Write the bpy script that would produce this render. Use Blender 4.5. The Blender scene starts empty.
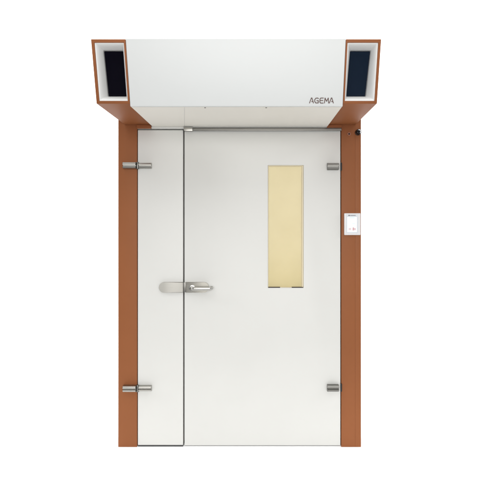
import bpy, bmesh, math
from mathutils import Vector, Matrix
S = bpy.context.scene
COL = S.collection

# ------------------------------------------------------------------ measures
# metres; x runs along the wall from the middle of the doorway, y into the wall
# (the door faces stand at y = 0), z up from the floor.
EYE_X, EYE_Z, DIST, PPM = 0.108, 1.496, 3.4, 150.5
def X(px, s=1.0): return EYE_X + (px - 256.0) / (PPM * s)
def Z(py, s=1.0): return EYE_Z + (222.0 - py) / (PPM * s)

# ------------------------------------------------------------------ materials
def base_mat(name):
    m = bpy.data.materials.new(name); m.use_nodes = True
    nt = m.node_tree
    return m, nt, nt.nodes['Principled BSDF']

def coated(name, col, rough=0.4, bump=0.03, scale=900.0, metallic=0.0, vary=0.03, spec=0.5):
    """powder coat: fine orange peel, faint mottling of tone and gloss"""
    m, nt, b = base_mat(name)
    N, L = nt.nodes, nt.links
    tc = N.new('ShaderNodeTexCoord')
    n1 = N.new('ShaderNodeTexNoise'); n1.inputs['Scale'].default_value = 2.3; n1.inputs['Detail'].default_value = 5
    L.new(tc.outputs['Object'], n1.inputs['Vector'])
    mr = N.new('ShaderNodeMapRange')
    mr.inputs['From Min'].default_value = 0.3; mr.inputs['From Max'].default_value = 0.7
    mr.inputs['To Min'].default_value = 1 - vary; mr.inputs['To Max'].default_value = 1 + vary
    L.new(n1.outputs['Fac'], mr.inputs['Value'])
    hsv = N.new('ShaderNodeHueSaturation'); hsv.inputs['Color'].default_value = (*col, 1)
    L.new(mr.outputs['Result'], hsv.inputs['Value']); L.new(hsv.outputs['Color'], b.inputs['Base Color'])
    n2 = N.new('ShaderNodeTexNoise'); n2.inputs['Scale'].default_value = scale; n2.inputs['Detail'].default_value = 2
    L.new(tc.outputs['Object'], n2.inputs['Vector'])
    bp = N.new('ShaderNodeBump'); bp.inputs['Strength'].default_value = bump; bp.inputs['Distance'].default_value = 0.001
    L.new(n2.outputs['Fac'], bp.inputs['Height'])
    # long soft waviness of sheet metal
    n3 = N.new('ShaderNodeTexNoise'); n3.inputs['Scale'].default_value = 3.0; n3.inputs['Detail'].default_value = 1
    L.new(tc.outputs['Object'], n3.inputs['Vector'])
    bp2 = N.new('ShaderNodeBump'); bp2.inputs['Strength'].default_value = 0.08; bp2.inputs['Distance'].default_value = 0.02
    L.new(n3.outputs['Fac'], bp2.inputs['Height']); L.new(bp.outputs['Normal'], bp2.inputs['Normal'])
    L.new(bp2.outputs['Normal'], b.inputs['Normal'])
    r = N.new('ShaderNodeMapRange'); r.inputs['To Min'].default_value = rough - 0.06; r.inputs['To Max'].default_value = rough + 0.06
    L.new(n1.outputs['Fac'], r.inputs['Value']); L.new(r.outputs['Result'], b.inputs['Roughness'])
    b.inputs['Metallic'].default_value = metallic
    b.inputs['Specular IOR Level'].default_value = spec
    return m

def steel(name, col, rough=0.28, stretch=(6, 400, 400)):
    """brushed metal, grain along x"""
    m, nt, b = base_mat(name)
    N, L = nt.nodes, nt.links
    tc = N.new('ShaderNodeTexCoord'); mp = N.new('ShaderNodeMapping'); mp.inputs['Scale'].default_value = stretch
    L.new(tc.outputs['Object'], mp.inputs['Vector'])
    n = N.new('ShaderNodeTexNoise'); n.inputs['Scale'].default_value = 1.0; n.inputs['Detail'].default_value = 4
    L.new(mp.outputs['Vector'], n.inputs['Vector'])
    mr = N.new('ShaderNodeMapRange'); mr.inputs['To Min'].default_value = 0.82; mr.inputs['To Max'].default_value = 1.12
    L.new(n.outputs['Fac'], mr.inputs['Value'])
    h = N.new('ShaderNodeHueSaturation'); h.inputs['Color'].default_value = (*col, 1)
    L.new(mr.outputs['Result'], h.inputs['Value']); L.new(h.outputs['Color'], b.inputs['Base Color'])
    r = N.new('ShaderNodeMapRange'); r.inputs['To Min'].default_value = rough - 0.1; r.inputs['To Max'].default_value = rough + 0.12
    L.new(n.outputs['Fac'], r.inputs['Value']); L.new(r.outputs['Result'], b.inputs['Roughness'])
    bp = N.new('ShaderNodeBump'); bp.inputs['Strength'].default_value = 0.05; bp.inputs['Distance'].default_value = 0.0002
    L.new(n.outputs['Fac'], bp.inputs['Height']); L.new(bp.outputs['Normal'], b.inputs['Normal'])
    b.inputs['Metallic'].default_value = 1.0
    return m

def plain(name, col, rough=0.5, spec=0.5, coat=0.0):
    m, nt, b = base_mat(name)
    N, L = nt.nodes, nt.links
    tc = N.new('ShaderNodeTexCoord'); n = N.new('ShaderNodeTexNoise'); n.inputs['Scale'].default_value = 60
    L.new(tc.outputs['Object'], n.inputs['Vector'])
    r = N.new('ShaderNodeMapRange'); r.inputs['To Min'].default_value = max(0.02, rough - 0.05); r.inputs['To Max'].default_value = rough + 0.05
    L.new(n.outputs['Fac'], r.inputs['Value']); L.new(r.outputs['Result'], b.inputs['Roughness'])
    b.inputs['Base Color'].default_value = (*col, 1)
    b.inputs['Specular IOR Level'].default_value = spec
    b.inputs['Coat Weight'].default_value = coat
    return m

M_WHITE = coated('white_powder_coat', (0.66, 0.658, 0.63), 0.42, vary=0.012)
M_HOOD = coated('hood_white_powder_coat', (0.665, 0.68, 0.672), 0.42, vary=0.012)
M_CREAM = coated('cream_underside_coat', (0.82, 0.795, 0.73), 0.5, vary=0.015)
M_TRAY = coated('recess_white', (0.76, 0.76, 0.745), 0.5, vary=0.01)
M_BROWN = coated('copper_brown_coat', (0.270, 0.093, 0.033), 0.52, bump=0.08, scale=1400, metallic=0.0, vary=0.05, spec=0.2)
M_STEEL = steel('brushed_steel', (0.39, 0.38, 0.35), 0.3)
M_NICKEL = steel('dull_nickel', (0.37, 0.36, 0.33), 0.4)
M_DARKSTEEL = steel('dark_steel', (0.21, 0.205, 0.19), 0.36)
M_RUBBER = plain('black_rubber', (0.012, 0.012, 0.013), 0.7)
M_SEAL = plain('dark_grey_seal', (0.05, 0.05, 0.052), 0.7)
M_BLACK = plain('black_gloss', (0.004, 0.004, 0.006), 0.2, spec=0.2)
M_SCREEN_B = plain('black_screen_glass', (0.0035, 0.003, 0.0065), 0.12, spec=0.06)
M_SCREEN_N = plain('navy_screen_glass', (0.007, 0.014, 0.028), 0.14, spec=0.10)
M_INK = plain('dark_ink', (0.11, 0.06, 0.05), 0.5)
M_PANEL = coated('pale_grey_plastic', (0.72, 0.71, 0.71), 0.4, vary=0.01)
M_GREYINK = plain('grey_ink', (0.13, 0.12, 0.13), 0.5)
M_PALEINK = plain('pale_blue_ink', (0.42, 0.56, 0.60), 0.5)
M_RED = plain('dull_red_ink', (0.60, 0.34, 0.36), 0.5)
M_PINKINK = plain('pale_pink_ink', (0.74, 0.62, 0.64), 0.5)
M_PALEGREEN = plain('pale_green_ink', (0.60, 0.76, 0.68), 0.5)
M_GLINT = plain('glint_white', (0.8, 0.8, 0.8), 0.25)

m, nt, b = base_mat('lit_display')                     # the panel's small screen is switched on
b.inputs['Base Color'].default_value = (0.5, 0.55, 0.56, 1); b.inputs['Roughness'].default_value = 0.2
b.inputs['Emission Color'].default_value = (0.88, 0.98, 1.0, 1); b.inputs['Emission Strength'].default_value = 0.5
M_LIT = m

m, nt, b = base_mat('yellow_lead_glass')
N, L = nt.nodes, nt.links
tc = N.new('ShaderNodeTexCoord'); n = N.new('ShaderNodeTexNoise'); n.inputs['Scale'].default_value = 5; n.inputs['Detail'].default_value = 6
L.new(tc.outputs['Object'], n.inputs['Vector'])
cr = N.new('ShaderNodeValToRGB')
cr.color_ramp.elements[0].position = 0.3; cr.color_ramp.elements[0].color = (0.60, 0.505, 0.25, 1)
cr.color_ramp.elements[1].position = 0.7; cr.color_ramp.elements[1].color = (0.635, 0.54, 0.28, 1)
L.new(n.outputs['Fac'], cr.inputs['Fac']); L.new(cr.outputs['Color'], b.inputs['Base Color'])
b.inputs['Transmission Weight'].default_value = 0.45; b.inputs['Roughness'].default_value = 0.22
M_GLASS = m

m, nt, b = base_mat('studio_white')
N, L = nt.nodes, nt.links
tc = N.new('ShaderNodeTexCoord'); n = N.new('ShaderNodeTexNoise'); n.inputs['Scale'].default_value = 1.2
L.new(tc.outputs['Object'], n.inputs['Vector'])
r = N.new('ShaderNodeMapRange'); r.inputs['To Min'].default_value = 0.75; r.inputs['To Max'].default_value = 0.9
L.new(n.outputs['Fac'], r.inputs['Value']); L.new(r.outputs['Result'], b.inputs['Roughness'])
b.inputs['Base Color'].default_value = (0.95, 0.95, 0.95, 1)
M_STUDIO = m
M_FLOOR = coated('low_bounce_floor', (0.22, 0.22, 0.225), 0.6, vary=0.05)

# ------------------------------------------------------------------ mesh helpers
def link(name, bm, mat, parent=None, smooth=False):
    bmesh.ops.recalc_face_normals(bm, faces=bm.faces[:])
    me = bpy.data.meshes.new(name); bm.to_mesh(me); bm.free()
    me.materials.append(mat)
    if smooth:
        for p in me.polygons: p.use_smooth = True
        me.set_sharp_from_angle(angle=math.radians(40))
    o = bpy.data.objects.new(name, me); COL.objects.link(o)
    if parent: o.parent = parent
    return o

def hexa(bm, v, bevel=0.0, seg=2):
    """v: bottom four (front-left, front-right, back-right, back-left) then the top four"""
    t = bmesh.new()
    p = [t.verts.new(c) for c in v]
    for f in ((0, 3, 2, 1), (4, 5, 6, 7), (0, 1, 5, 4), (1, 2, 6, 5), (2, 3, 7, 6), (3, 0, 4, 7)):
        t.faces.new([p[i] for i in f])
    if bevel:
        bmesh.ops.bevel(t, geom=t.edges[:], offset=bevel, segments=seg, affect='EDGES', profile=0.6)
    merge(bm, t)

def merge(bm, t):
    bmesh.ops.recalc_face_normals(t, faces=t.faces[:])
    me = bpy.data.meshes.new('tmp'); t.to_mesh(me); t.free(); bm.from_mesh(me); bpy.data.meshes.remove(me)

def box(bm, x0, x1, y0, y1, z0, z1, bevel=0.0, seg=2):
    hexa(bm, [(x0, y0, z0), (x1, y0, z0), (x1, y1, z0), (x0, y1, z0),
              (x0, y0, z1), (x1, y0, z1), (x1, y1, z1), (x0, y1, z1)], bevel, seg)

def outline(bm, pts, y0, y1, bevel=0.0, seg=2):
    """closed outline [(x, z)] extruded from y0 (front) to y1"""
    t = bmesh.new()
    a = [t.verts.new((x, y0, z)) for x, z in pts]; c = [t.verts.new((x, y1, z)) for x, z in pts]
    n = len(pts); f = t.faces.new(a); t.faces.new(c[::-1])
    for i in range(n): t.faces.new((a[i], c[i], c[(i + 1) % n], a[(i + 1) % n]))
    if bevel:
        bmesh.ops.bevel(t, geom=list(f.edges), offset=bevel, segments=seg, affect='EDGES', profile=0.5)
    merge(bm, t)

def ring(bm, outer, inner, y0, y1, bevel=0.0):
    """rectangle (x0, x1, z0, z1) with a rectangular hole through it"""
    t = bmesh.new()
    def loop(r, y): return [t.verts.new(c) for c in ((r[0], y, r[2]), (r[1], y, r[2]), (r[1], y, r[3]), (r[0], y, r[3]))]
    of, inf, ob, inb = loop(outer, y0), loop(inner, y0), loop(outer, y1), loop(inner, y1)
    for i in range(4):
        j = (i + 1) % 4
        t.faces.new((of[i], of[j], inf[j], inf[i])); t.faces.new((ob[j], ob[i], inb[i], inb[j]))
        t.faces.new((of[j], of[i], ob[i], ob[j])); t.faces.new((inf[i], inf[j], inb[j], inb[i]))
    if bevel:
        es = [e for e in t.edges if all(v in of for v in e.verts) or all(v in inf for v in e.verts)]
        bmesh.ops.bevel(t, geom=es, offset=bevel, segments=2, affect='EDGES', profile=0.5)
    merge(bm, t)

def cyl(bm, c, axis, r, length, seg=32, bevel=0.0, r2=None):
    t = bmesh.new()
    bmesh.ops.create_cone(t, cap_ends=True, segments=seg, radius1=r, radius2=r if r2 is None else r2, depth=length)
    if bevel:
        es = [e for e in t.edges if abs(e.verts[0].co.z - e.verts[1].co.z) < 1e-6]
        bmesh.ops.bevel(t, geom=es, offset=bevel, segments=2, affect='EDGES', profile=0.5)
    q = Vector((0, 0, 1)).rotation_difference(Vector(axis)).to_matrix().to_4x4()
    bmesh.ops.transform(t, matrix=Matrix.Translation(c) @ q, verts=t.verts[:])
    merge(bm, t)

def stroke(bm, pts, w, y0, y1):
    """flat lettering stroke along [(x, z)]"""
    for (ax, az), (bx, bz) in zip(pts, pts[1:]):
        d = Vector((bx - ax, bz - az)); d.normalize(); n = Vector((-d.y, d.x)) * w / 2; e = d * w * 0.3
        outline(bm, [(ax - e.x + n.x, az - e.y + n.y), (ax - e.x - n.x, az - e.y - n.y),
                     (bx + e.x - n.x, bz + e.y - n.y), (bx + e.x + n.x, bz + e.y + n.y)], y0, y1)

def pill(x0, x1, z0, z1, left=True, right=True, r=None, k=10):
    r = r or (z1 - z0) / 2; p = []
    def arc(cx, cz, a0): p.extend((cx + r * math.cos(a0 + math.pi / 2 * i / k), cz + r * math.sin(a0 + math.pi / 2 * i / k)) for i in range(k + 1))
    if left: arc(x0 + r, z0 + r, math.pi)
    else: p.append((x0, z0))
    if right: arc(x1 - r, z0 + r, -math.pi / 2); arc(x1 - r, z1 - r, 0)
    else: p.extend([(x1, z0), (x1, z1)])
    if left: arc(x0 + r, z1 - r, math.pi / 2)
    else: p.append((x0, z1))
    out = [p[0]]
    for q in p[1:]:
        if (Vector(q) - Vector(out[-1])).length > 1e-5: out.append(q)
    if (Vector(out[0]) - Vector(out[-1])).length < 1e-5: out.pop()
    return out

def thing(name, label, cat, loc=(0, 0, 0), group=None):
    o = bpy.data.objects.new(name, None); COL.objects.link(o); o.empty_display_size = 0.1
    o.location = loc; o['label'] = label; o['category'] = cat; o['kind'] = 'thing'
    if group: o['group'] = group
    return o

# ------------------------------------------------------------------ setting
bm = bmesh.new(); box(bm, -14, 14, -9, 6.0, -0.1, -0.006)
o = link('floor', bm, M_FLOOR); o['kind'] = 'structure'  # unseen grey floor, added to cut the bounce onto the hood underside
bm = bmesh.new(); R_ = 1.4
prof = [(-1.15, 0.0)] + [(3.0 + R_ * math.sin(a), R_ - R_ * math.cos(a)) for a in [math.pi / 2 * i / 24 for i in range(25)]] + [(3.0 + R_, 7.0)]
va = [bm.verts.new((-13, y, z - 0.0005)) for y, z in prof]; vb = [bm.verts.new((13, y, z - 0.0005)) for y, z in prof]
for i in range(len(prof) - 1): bm.faces.new((va[i], vb[i], vb[i + 1], va[i + 1]))
o = link('backdrop', bm, M_STUDIO, smooth=True); o['kind'] = 'structure'
sol = o.modifiers.new('thickness', 'SOLIDIFY'); sol.thickness = 0.003; sol.offset = 0

# ------------------------------------------------------------------ the doorway
door = thing('entrance_door', 'white double leaf entrance door in copper brown posts under a deep white hood', 'door')

# --- posts -------------------------------------------------------------
def post(x0, x1, seam):
    bm = bmesh.new()
    g = 0.00025
    # folded sheet: two faces meeting in a hairline seam, on a common core
    box(bm, x0, seam - g, 0.0, 0.16, 0.0, 2.40, 0.0010)
    box(bm, seam + g, x1, 0.0, 0.16, 0.0, 2.40, 0.0010)
    box(bm, seam - 0.01, seam + 0.01, 0.0012, 0.15, 0.002, 2.39)
    return link('post', bm, M_BROWN, door, True)
PL, PR = (X(118.2), X(137.0)), (X(341.35), X(361.0))
bm = bmesh.new(); box(bm, PL[0], PL[1], 0.0, 0.16, 0.0, 2.40, 0.0018)
link('post', bm, M_BROWN, door, True)
post(*PR, X(355.2))

YF, YB = 0.003, 0.05
LL = (X(137.6), X(183.0)); LR = (X(184.3), X(340.6)); ZT, ZB = Z(129.9), 0.012
# --- header and seals ---------------------------------------------------
bm = bmesh.new(); box(bm, PL[1] + 0.001, PR[0] - 0.001, 0.0, 0.14, Z(128.9), 2.40, 0.002)
link('header', bm, M_WHITE, door, True)
bm = bmesh.new()
box(bm, PL[1] + 0.0005, PL[1] + 0.02, 0.052, 0.075, 0.006, Z(129.2)); box(bm, PR[0] - 0.02, PR[0] - 0.0005, 0.052, 0.075, 0.006, Z(129.2))
box(bm, PL[1] + 0.02, PR[0] - 0.02, 0.052, 0.075, Z(132), Z(129.0))
box(bm, X(182), X(186), 0.052, 0.07, 0.006, Z(132))
box(bm, LL[0] + 0.001, LL[1] - 0.001, 0.0065, 0.05, 0.0005, 0.0115); box(bm, LR[0] + 0.001, LR[1] - 0.001, 0.02, 0.05, 0.0005, 0.0085)
link('seal', bm, M_SEAL, door)
# edge gasket seen in the gaps
# --- leaves ---------------------------------------------------------------
bm = bmesh.new(); box(bm, LL[0], LL[1], YF, YB, ZB, ZT, 0.004, 3)
leaf1 = link('leaf', bm, M_WHITE, door, True); leaf1['label'] = 'narrow white leaf beside the left post'
win = (X(268.0), X(303.6), Z(287.8), Z(165.2))
bm = bmesh.new(); ring(bm, (LR[0], LR[1], ZB - 0.003, Z(130.6)), win, YF, YB, 0.004)
leaf2 = link('leaf', bm, M_WHITE, door, True); leaf2['label'] = 'wide white leaf with a yellow window'

# window: glass, bead and the two dark setting blocks at its foot
bm = bmesh.new(); ring(bm, (win[0] + .0003, win[1] - .0003, win[2] + .0003, win[3] - .0003), (win[0] + 0.004, win[1] - 0.012, win[2] + 0.004, win[3] - 0.007), 0.0075, 0.016, 0.0015)
link('glazing_bead', bm, plain('tan_bead', (0.66, 0.58, 0.40), 0.5), leaf2, True)
bm = bmesh.new(); box(bm, win[0] + .0005, win[1] - .0005, 0.017, 0.027, win[2] + .0005, win[3] - .0005, 0.001)
link('window', bm, M_GLASS, leaf2)
for a, c in ((268.3, 280.2), (291.8, 303.2)):
    bm = bmesh.new(); box(bm, X(a), X(c), 0.004, 0.0168, win[2] - 0.001, win[2] + 0.0048, 0.0008)
    link('setting_block', bm, plain('brown_black_rubber', (0.03, 0.02, 0.012), 0.6), leaf2)

# --- rail over the wide leaf --------------------------------------------
bm = bmesh.new(); box(bm, X(192.6), PR[0] - 0.001, -0.016, -0.0005, Z(131.1), Z(128.1), 0.0025)
box(bm, X(194), PR[0] - 0.004, -0.0175, -0.0158, Z(130.5), Z(129.9))
link('closer_rail', bm, M_DARKSTEEL, door, True)
bm = bmesh.new(); box(bm, X(184.2), X(192.9), -0.024, -0.0003, Z(131.6), Z(127.8), 0.003)
link('rail_bracket', bm, M_STEEL, door, True)

for a, c in ((PL[1] + 0.0004, X(151.6)), (X(326.8), PR[0] - 0.0004)):
    bm = bmesh.new(); box(bm, a, c, -0.0125, -0.0006, Z(128.85), Z(124.9), 0.001)
    link('corner_trim', bm, M_BROWN, door, True)

# --- hinges -----------------------------------------------------------------
def rounded_bar(bm, x0, x1, zc, h, depth, y_back=0.0, k=10):
    """half-round bar lying along x against the face y_back"""
    t = bmesh.new(); d = depth; b = y_back
    prof = [(b, zc - h * .5), (b - d * .5, zc - h * .5), (b - d * .86, zc - h * .40), (b - d * .98, zc - h * .13),
            (b - d * .45, zc - h * .12), (b - d * .45, zc + h * .04), (b - d, zc + h * .05), (b - d, zc + h * .16),
            (b - d * .93, zc + h * .44), (b - d * .45, zc + h * .5), (b, zc + h * .5)]
    a = [t.verts.new((x0, y, z)) for y, z in prof]; c = [t.verts.new((x1, y, z)) for y, z in prof]
    f1 = t.faces.new(a); f2 = t.faces.new(c[::-1]); n = len(prof)
    for i in range(n): t.faces.new((a[i], c[i], c[(i + 1) % n], a[(i + 1) % n]))
    bmesh.ops.bevel(t, geom=list(f1.edges) + list(f2.edges), offset=0.0018, segments=2, affect='EDGES', profile=0.5)
    merge(bm, t)

def hinge_left(py):
    z = Z(py); bm = bmesh.new()
    rounded_bar(bm, X(123.7), X(136.7), z, 0.044, 0.034)
    h = link('hinge', bm, M_STEEL, door)
    bm = bmesh.new(); rounded_bar(bm, X(139.2), X(151.8), z, 0.037, 0.03, YF)
    link('hinge_arm', bm, M_STEEL, h)
    bm = bmesh.new(); cyl(bm, (X(138.0), -0.012, z), (0, 0, 1), 0.0095, 0.046, 24, 0.002)
    link('hinge_pin', bm, M_DARKSTEEL, h, True)
def hinge_right(py):
    z = Z(py); bm = bmesh.new()
    rounded_bar(bm, X(327.0), X(338.5), z, 0.046, 0.028, YF)
    h = link('hinge', bm, M_DARKSTEEL, door)
    bm = bmesh.new(); box(bm, X(340.5), X(341.9), -0.006, 0.02, z - 0.026, z + 0.026, 0.002)
    link('hinge_pin', bm, M_RUBBER, h, True)
for py in (165.8, 387.8): hinge_left(py)
for py in (166.6, 387.6): hinge_right(py)

# --- lock plates and lever ---------------------------------------------------
zc = Z(287.2); hh = 0.0345
bm = bmesh.new(); outline(bm, pill(X(159.2), X(183.4), zc - hh, zc + hh, True, False), YF - 0.016, YF, 0.003)
lp = link('lock_plate', bm, M_NICKEL, leaf1, True)
bm = bmesh.new(); outline(bm, pill(X(186.0), X(209.0), zc - hh, zc + hh, False, True), YF - 0.014, YF, 0.003)
link('lock_plate', bm, steel('grey_nickel', (0.40, 0.385, 0.345), 0.42), leaf2, True)
bm = bmesh.new(); box(bm, X(183.5), X(185.9), YF - 0.010, YF - 0.0005, zc - hh + 0.002, zc + hh - 0.002, 0.001)
link('lock_bolt', bm, M_DARKSTEEL, leaf2, True)
# lever: spindle, elbow, flat bar to the right that turns back to the door at its tip
def tube(bm, pts, rx, rz, seg=16):
    t = bmesh.new(); rings = []
    P = [Vector(p) for p in pts]
    for i, p in enumerate(P):
        d = (P[min(i + 1, len(P) - 1)] - P[max(i - 1, 0)]).normalized()
        u = d.cross(Vector((0, 0, 1))).normalized(); w = Vector((0, 0, 1))
        rings.append([t.verts.new(p + u * rx[i] * math.cos(2 * math.pi * k / seg) + w * rz[i] * math.sin(2 * math.pi * k / seg)) for k in range(seg)])
    for a, c in zip(rings, rings[1:]):
        for k in range(seg): t.faces.new((a[k], a[(k + 1) % seg], c[(k + 1) % seg], c[k]))
    t.faces.new(rings[0]); t.faces.new(rings[-1][::-1]); merge(bm, t)
zl = Z(287.7); bm = bmesh.new()
xs, xe = X(192.3), X(212.6)
pts = [(xs, YF - 0.012, zl), (xs, YF - 0.035, zl)]
for i in range(1, 7):
    a = math.pi / 2 * i / 6; pts.append((xs + 0.02 * (1 - math.cos(a)), YF - 0.035 - 0.02 * math.sin(a), zl))
pts += [(xs + 0.05, YF - 0.056, zl), (xe - 0.02, YF - 0.054, zl)]
for i in range(1, 6):
    a = math.pi / 2.4 * i / 5; pts.append((xe - 0.02 + 0.018 * math.sin(a), YF - 0.054 + 0.018 * (1 - math.cos(a)), zl + 0.004 * i / 5))
n = len(pts); tube(bm, pts, [0.011] * n, [0.0125] * n)
cyl(bm, (xs, YF - 0.018, zl), (0, 1, 0), 0.021, 0.009, 32, 0.002)
link('lever_handle', bm, steel('polished_steel', (0.52, 0.51, 0.48), 0.24), leaf2, True)

# --- hood ------------------------------------------------------------------
S1, S0 = 1.261, 1.216                       # ratios that give the depth of the leaning front
YT, YBm = -(DIST - DIST / S1), -(DIST - DIST / S0)
HL, HR = X(127.9, 1.238), X(344.3, 1.238)
HZ0, HZ1 = Z(106.4, S0), Z(38.6, S1)
def yfront(z):  # the leaning front plane
    return YBm + (YT - YBm) * (z - HZ0) / (HZ1 - HZ0)
hood_bm = bmesh.new()
th = 0.018
hexa(hood_bm, [(HL + .001, yfront(HZ0) + th, HZ0 + .003), (HR - .001, yfront(HZ0) + th, HZ0 + .003), (HR - .001, -0.001, HZ0 + .003), (HL + .001, -0.001, HZ0 + .003),
               (HL + .001, yfront(HZ1) + th, HZ1 - .002), (HR - .001, yfront(HZ1) + th, HZ1 - .002), (HR - .001, -0.001, HZ1 - .002), (HL + .001, -0.001, HZ1 - .002)], 0.002)
hood = link('hood', hood_bm, M_HOOD, door, True)
bm = bmesh.new()
hexa(bm, [(HL, yfront(HZ0), HZ0), (HR, yfront(HZ0), HZ0), (HR, yfront(HZ0) + th - .0005, HZ0), (HL, yfront(HZ0) + th - .0005, HZ0),
          (HL, yfront(HZ1), HZ1), (HR, yfront(HZ1), HZ1), (HR, yfront(HZ1) + th - .0005, HZ1), (HL, yfront(HZ1) + th - .0005, HZ1)], 0.004, 3)
fp = link('front_panel', bm, M_HOOD, hood, True)
# underside: two sheets with a seam, and small fixing screws near the front
bm = bmesh.new(); xm = X(184.6)
yu = yfront(HZ0) + th
xb, ya, yz, za, zz = X(184.4, 1.21), yu + 0.001, -0.002, HZ0 + 0.0005, HZ0 + 0.0029
g = 0.0009
for q in (((HL + .002, ya), (xb - g, ya), (xm - g, yz), (HL + .002, yz)), ((xb + g, ya), (HR - .002, ya), (HR - .002, yz), (xm + g, yz))):
    hexa(bm, [(x, y, za) for x, y in q] + [(x, y, zz) for x, y in q], 0.0006)
link('underside', bm, M_CREAM, hood)
for px in (205, 266.2):
    bm = bmesh.new(); cyl(bm, (X(px, 1.205), -0.573, HZ0 - 0.0008), (0, 0, 1), 0.0048, 0.003, 20, 0.0008)
    link('screw', bm, M_DARKSTEEL, hood, True)
# trim strip where the underside meets the wall
bm = bmesh.new(); box(bm, X(151.8), X(184.0), -0.013, -0.0004, HZ0 - 0.009, HZ0 - 0.0002, 0.0015)
box(bm, X(193.2), X(326.6), -0.013, -0.0004, HZ0 - 0.005, HZ0 - 0.0002, 0.0012)
link('trim_strip', bm, M_WHITE, hood, True)

# lettering on the hood: thin letters, lying on the leaning panel
lx0, lx1, lz0, lz1 = X(309.4, S0), X(333.2, S0), Z(103.3, S0), Z(98.4, S0)
H = lz1 - lz0; W = (lx1 - lx0 - 4 * H * 0.2) / 5.0
def glyph(i): return lx0 + i * (W + H * 0.2)
bm = bmesh.new(); w = 0.0041
def put(i, strokes):
    for s in strokes: stroke(bm, [(glyph(i) + a * W, c * H) for a, c in s], w, -0.0012, 0.0004)
A = [[(0, 0), (0.42, 1.0), (0.58, 1.0), (1, 0)], [(0.52, 0.30), (0.74, 0.30)]]
put(0, A)
put(1, [[(0.98, 0.90), (0.72, 1.0), (0.32, 0.97), (0.05, 0.68), (0.05, 0.32), (0.32, 0.03), (0.95, 0.03), (0.95, 0.48), (0.55, 0.48)]])
put(2, [[(0.95, 1.0), (0.30, 1.0), (0.10, 0.80), (0.10, 0.20), (0.30, 0.0), (0.95, 0.0)], [(0.15, 0.52), (0.85, 0.52)]])
put(3, [[(0.0, 0), (0.12, 1.0), (0.52, 0.35), (0.92, 1.0), (1.04, 0)]])
put(4, A)
lg = link('lettering', bm, M_INK, fp)
lean = math.atan2(YT - YBm, HZ1 - HZ0)
lg.location = (0, yfront(lz0) - 0.0006, lz0); lg.rotation_euler = (-lean, 0, 0)
lg.rotation_euler = (math.atan2(-(YT - YBm), (HZ1 - HZ0)), 0, 0)

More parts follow.
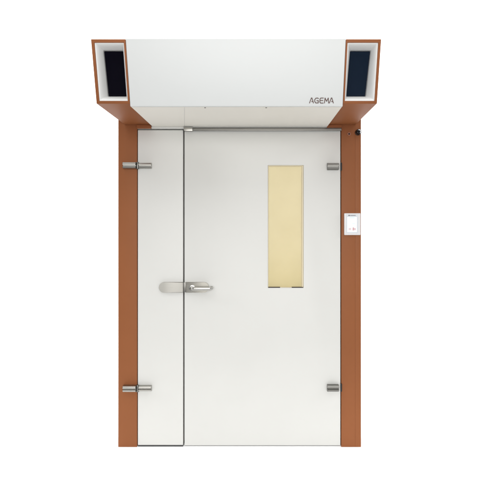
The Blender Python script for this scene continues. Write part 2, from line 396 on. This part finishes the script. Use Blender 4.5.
# --- the two brown side housings with their sunk screens ----------------------
def wing(outer_x, inner_x, op_top, op_bot, sc_top, sc_bot, mscreen, label):
    z0, z1 = Z(103.7, S0), HZ1 - 0.0008
    yf = lambda z: yfront(z) + 0.004
    l, r = min(outer_x, inner_x), max(outer_x, inner_x)
    # opening corners (front plane) and screen corners, from widths at the two heights
    zo1, zo0 = Z(41.9, S1), Z(100.9, S0 + .0025)
    o1 = [X(p, 1.258) for p in op_top]; o0 = [X(p, 1.219) for p in op_bot]
    ol, orr = (o1[0] + o0[0]) / 2, (o1[1] + o0[1]) / 2
    ol, orr = max(ol, l + .004), min(orr, r - .004)
    F = [(l, yf(z0), z0), (r, yf(z0), z0), (r, yf(z1), z1), (l, yf(z1), z1)]
    O = [(ol, yf(zo0), zo0), (orr, yf(zo0), zo0), (orr, yf(zo1), zo1), (ol, yf(zo1), zo1)]
    dp = 0.012
    I = [(x, y + dp, z) for x, y, z in O]
    Bk = [(l, -0.001, z0), (r, -0.001, z0), (r, -0.001, z1), (l, -0.001, z1)]
    bm = bmesh.new()
    f, o_, i_, k = [[bm.verts.new(c) for c in q] for q in (F, O, I, Bk)]
    for a in range(4):
        b_ = (a + 1) % 4
        bm.faces.new((f[a], f[b_], o_[b_], o_[a])); bm.faces.new((o_[a], o_[b_], i_[b_], i_[a])); bm.faces.new((f[b_], f[a], k[a], k[b_]))
    bm.faces.new(k)
    es = [e for e in bm.edges if all(v in f for v in e.verts) or {e.verts[0] in f, e.verts[1] in f} == {True, False} and any(v in k for v in e.verts)]
    bmesh.ops.bevel(bm, geom=es, offset=0.0022, segments=2, affect='EDGES', profile=0.5)
    hsg = link('side_housing', bm, M_BROWN, door, True); hsg['label'] = label
    # splayed white recess
    yt, yb = YT + 0.085, YBm + 0.075
    ss1, ss0 = DIST / (DIST + yt), DIST / (DIST + yb)
    C = [(X(sc_bot[0], ss0), yb, Z(96.4, ss0)), (X(sc_bot[1], ss0), yb, Z(96.4, ss0)),
         (X(sc_top[1], ss1), yt, Z(51.3, ss1)), (X(sc_top[0], ss1), yt, Z(51.3, ss1))]
    e = 0.0012
    A_ = [(x + (e if q in (0, 3) else -e), y + 0.003, z + (e if q < 2 else -e)) for q, (x, y, z) in enumerate(O)]
    bm = bmesh.new()
    def rounded(q, r, k=6):
        # loop round the quad q (low-left, low-right, up-right, up-left) with corners of radius r (metres)
        w_, h_ = q[1][0] - q[0][0], q[3][2] - q[0][2]; ru, rv = r / w_, r / h_; uv = []
        for cu, cv, a0 in ((ru, rv, math.pi), (1 - ru, rv, -math.pi / 2), (1 - ru, 1 - rv, 0), (ru, 1 - rv, math.pi / 2)):
            uv += [(cu + ru * math.cos(a0 + math.pi / 2 * i / k), cv + rv * math.sin(a0 + math.pi / 2 * i / k)) for i in range(k + 1)]
        P = [Vector(p) for p in q]
        return [P[0] * (1 - u) * (1 - v) + P[1] * u * (1 - v) + P[2] * u * v + P[3] * (1 - u) * v for u, v in uv]
    la, lc = rounded(A_, 0.0015), rounded(C, 0.0035)
    loops = []
    for i in range(9):
        p = i / 8; d = p ** 1.7
        loops.append([bm.verts.new((a.x + (c.x - a.x) * p, a.y + (c.y - a.y) * d, a.z + (c.z - a.z) * p)) for a, c in zip(la, lc)])
    n_ = len(la)
    for a, c in zip(loops, loops[1:]):
        for i in range(n_): bm.faces.new((a[i], a[(i + 1) % n_], c[(i + 1) % n_], c[i]))
    t = link('screen_recess', bm, M_TRAY, hsg, True)
    so = t.modifiers.new('wall', 'SOLIDIFY'); so.thickness = 0.0022; so.offset = 1
    bm = bmesh.new()
    cx = sum(c[0] for c in C) / 4
    g = [((x - cx) * 1.01 + cx, y + 0.003, z) for x, y, z in C]
    hexa(bm, [g[0], g[1], (g[1][0], g[1][1] + .014, g[1][2]), (g[0][0], g[0][1] + .014, g[0][2]),
              g[3], g[2], (g[2][0], g[2][1] + .014, g[2][2]), (g[3][0], g[3][1] + .014, g[3][2])])
    return hsg, link('screen', bm, mscreen, hsg)
wing(X(93.6, 1.238), HL - 0.0012, (95.0, 124.0), (98.2, 127.4), (104.3, 123.6), (108.9, 127.0), M_SCREEN_B, 'brown side housing with a black screen')
wing(X(379.2, 1.238), HR + 0.0012, (347.5, 378.3), (344.9, 374.9), (350.0, 370.0), (346.2, 364.9), M_SCREEN_N, 'brown side housing with a dark navy screen')

# ------------------------------------------------------------------ devices on the right post
cp = thing('control_panel', 'small pale grey control panel with a lit screen on the right post', 'control panel', (X(351.9), 0, Z(235)))
def at(o, dx, dz): return dx - o.location.x, dz - o.location.z
px0, px1, pz0, pz1 = X(344.0) - cp.location.x, X(360.1) - cp.location.x, 0.0, Z(213.3) - Z(235)
bm = bmesh.new(); outline(bm, pill(px0, px1, pz0, pz1, r=0.004, k=4), -0.014, -0.0003, 0.002)
link('panel_body', bm, M_PANEL, cp, True)
def rel(a, c, d, e_): return X(a) - cp.location.x, X(c) - cp.location.x, Z(e_) - cp.location.z, Z(d) - cp.location.z
bm = bmesh.new(); q = rel(345.9, 357.6, 214.6, 233.0); box(bm, q[0], q[1], -0.0148, -0.0135, q[2], q[3], 0.0003)
link('bezel', bm, plain('pale_blue_grey', (0.56, 0.60, 0.64), 0.3), cp)
bm = bmesh.new(); q = rel(346.8, 356.4, 217.0, 232.0); box(bm, q[0], q[1], -0.0154, -0.0145, q[2], q[3], 0.0002)
scr = link('screen', bm, M_LIT, cp)
def marks(name, mat, rects, parent):
    bm = bmesh.new()
    for a, c, d, e_ in rects:
        q = rel(a, c, d, e_); box(bm, q[0], q[1], -0.0162, -0.0144, q[2], q[3])
    link(name, bm, mat, parent)
marks('heading', M_GREYINK, [(348.0, 349.4, 215.0, 215.9)] + [(349.9 + i * .78, 350.4 + i * .78, 215.15, 215.8) for i in range(7)], cp)
marks('subheading', M_PALEINK, [(349.2 + i * 1.0, 349.9 + i * 1.0, 217.5, 218.1) for i in range(5)], scr)
marks('reading', M_PALEGREEN, [(348.6, 350.4, 221.0, 221.4), (351.6, 354.6, 223.4, 223.9), (349.0, 350.2, 224.4, 224.7), (352, 353.4, 225.4, 225.7)], scr)
marks('button', M_PINKINK, [(348.2, 350.9, 227.8, 230.2)], scr)
marks('button', M_RED, [(352.2, 353.6, 227.4, 230.4), (354.0, 355.0, 228.0, 230.2)], scr)

cam_t = thing('camera', 'round black camera with a white rim glint at the top of the right post', 'camera', (X(357.8), 0, Z(132.6)))
bm = bmesh.new(); cyl(bm, (0, -0.006, 0), (0, 1, 0), 0.0195, 0.0116, 40, 0.002)
link('mount', bm, M_BLACK, cam_t, True)
bm = bmesh.new(); cyl(bm, (0.001, -0.022, 0.001), (0.18, -1, 0.12), 0.0175, 0.026, 40, 0.004)
link('housing', bm, M_BLACK, cam_t, True)
t = bmesh.new()
bm = bmesh.new(); d = Vector((0.18, -1, 0.12)).normalized(); c0 = Vector((0.001, -0.022, 0.001)) + d * 0.0135
u = Vector((0.55, 0, 0.83)); u = (u - d * u.dot(d)).normalized(); v = d.cross(u).normalized()
# pale arc modelled as the glint on the black housing
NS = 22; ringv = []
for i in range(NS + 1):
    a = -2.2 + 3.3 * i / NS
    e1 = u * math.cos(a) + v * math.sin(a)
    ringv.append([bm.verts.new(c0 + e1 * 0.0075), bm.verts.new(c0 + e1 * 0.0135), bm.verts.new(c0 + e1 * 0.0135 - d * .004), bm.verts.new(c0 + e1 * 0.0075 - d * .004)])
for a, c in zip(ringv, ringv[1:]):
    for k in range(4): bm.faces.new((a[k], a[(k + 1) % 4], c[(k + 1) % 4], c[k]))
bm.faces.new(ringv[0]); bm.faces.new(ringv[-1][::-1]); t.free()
link('glint_arc', bm, M_GLINT, cam_t, True)
bm = bmesh.new(); bmesh.ops.create_uvsphere(bm, u_segments=24, v_segments=12, radius=0.0075)
bmesh.ops.transform(bm, matrix=Matrix.Translation(c0 - d * 0.002), verts=bm.verts[:])
link('lens', bm, M_BLACK, cam_t, True)

sn = thing('sensor', 'tiny brown round sensor beside the black camera on the right post', 'sensor', (X(349.0), 0, Z(134.0)))
bm = bmesh.new()
t = bmesh.new(); prof = [(0.0125, -0.0003), (0.0125, -0.003), (0.0105, -0.0055), (0.0078, -0.0055), (0.0065, -0.002)]
rings = [[t.verts.new((r * math.cos(2 * math.pi * k / 32), y, r * math.sin(2 * math.pi * k / 32))) for k in range(32)] for r, y in prof]
for a, c in zip(rings, rings[1:]):
    for k in range(32): t.faces.new((a[k], a[(k + 1) % 32], c[(k + 1) % 32], c[k]))
merge(bm, t)
link('sensor_ring', bm, coated('dull_copper', (0.30, 0.12, 0.07), 0.35, metallic=0.4), sn, True)
bm = bmesh.new(); cyl(bm, (0, -0.0015, 0), (0, 1, 0), 0.0066, 0.002, 24)
link('lens', bm, plain('brown_lens', (0.05, 0.022, 0.016), 0.5, spec=0.2), sn, True)

# ------------------------------------------------------------------ light
W_ = bpy.data.worlds.new('World'); S.world = W_; W_.use_nodes = True
bg = W_.node_tree.nodes['Background']; bg.inputs['Color'].default_value = (0.97, 0.985, 1.0, 1); bg.inputs['Strength'].default_value = 0.44

def area(name, loc, target, sx, sy, power, col=(1, 1, 1)):
    l = bpy.data.lights.new(name, 'AREA'); l.shape = 'RECTANGLE'; l.size = sx; l.size_y = sy; l.energy = power; l.color = col
    o = bpy.data.objects.new(name, l); COL.objects.link(o); o.location = loc
    o.rotation_euler = (Vector(target) - Vector(loc)).to_track_quat('-Z', 'Y').to_euler()
    return o
area('overhead_softbox', (0.1, -2.7, 4.5), (0.0, -0.7, 0.0), 4.5, 2.4, 58, (1.0, 0.985, 0.96))
area('front_fill', (0.3, -5.6, 1.85), (0.1, 0, 1.6), 4.2, 2.6, 165, (1.0, 0.99, 0.975))  # added fill from behind the camera, lifts the fronts and the door top
area('backdrop_fill', (-2.8, 1.2, 5.6), (-2.6, 4.2, 2.0), 5.5, 1.2, 260)  # these unseen lamps are added to push the backdrop to full white
area('backdrop_fill', (3.0, 1.2, 5.6), (2.8, 4.2, 2.0), 5.5, 1.2, 260)
area('backdrop_fill', (-7.6, 0.6, 5.6), (-7.6, 4.2, 1.6), 4.6, 1.2, 300)
area('backdrop_fill', (7.8, 0.6, 5.6), (7.8, 4.2, 1.6), 4.6, 1.2, 300)
for sx in (-2.0, 2.2):
    fl = area('floor_fill', (sx, -0.5, 1.85), (sx * 0.12, -0.42, 0), 0.5, 0.5, 2.9)  # added out of view to wash the floor by the door white
    fl.data.spread = math.radians(95)

# ------------------------------------------------------------------ camera
cd = bpy.data.cameras.new('camera'); co = bpy.data.objects.new('photo_camera', cd); COL.objects.link(co)
co.location = (EYE_X, -DIST, EYE_Z); co.rotation_euler = (math.pi / 2, 0, 0)
cd.sensor_width = 36; cd.lens = PPM * DIST / 500 * 36
cd.shift_x = -6 / 500; cd.shift_y = -28 / 500
cd.clip_start = 0.05; cd.clip_end = 100
S.camera = co
S.view_settings.view_transform = 'Standard'; S.view_settings.look = 'None'; S.view_settings.exposure = 0; S.view_settings.gamma = 1
S.cycles.max_bounces = 10; S.cycles.diffuse_bounces = 6
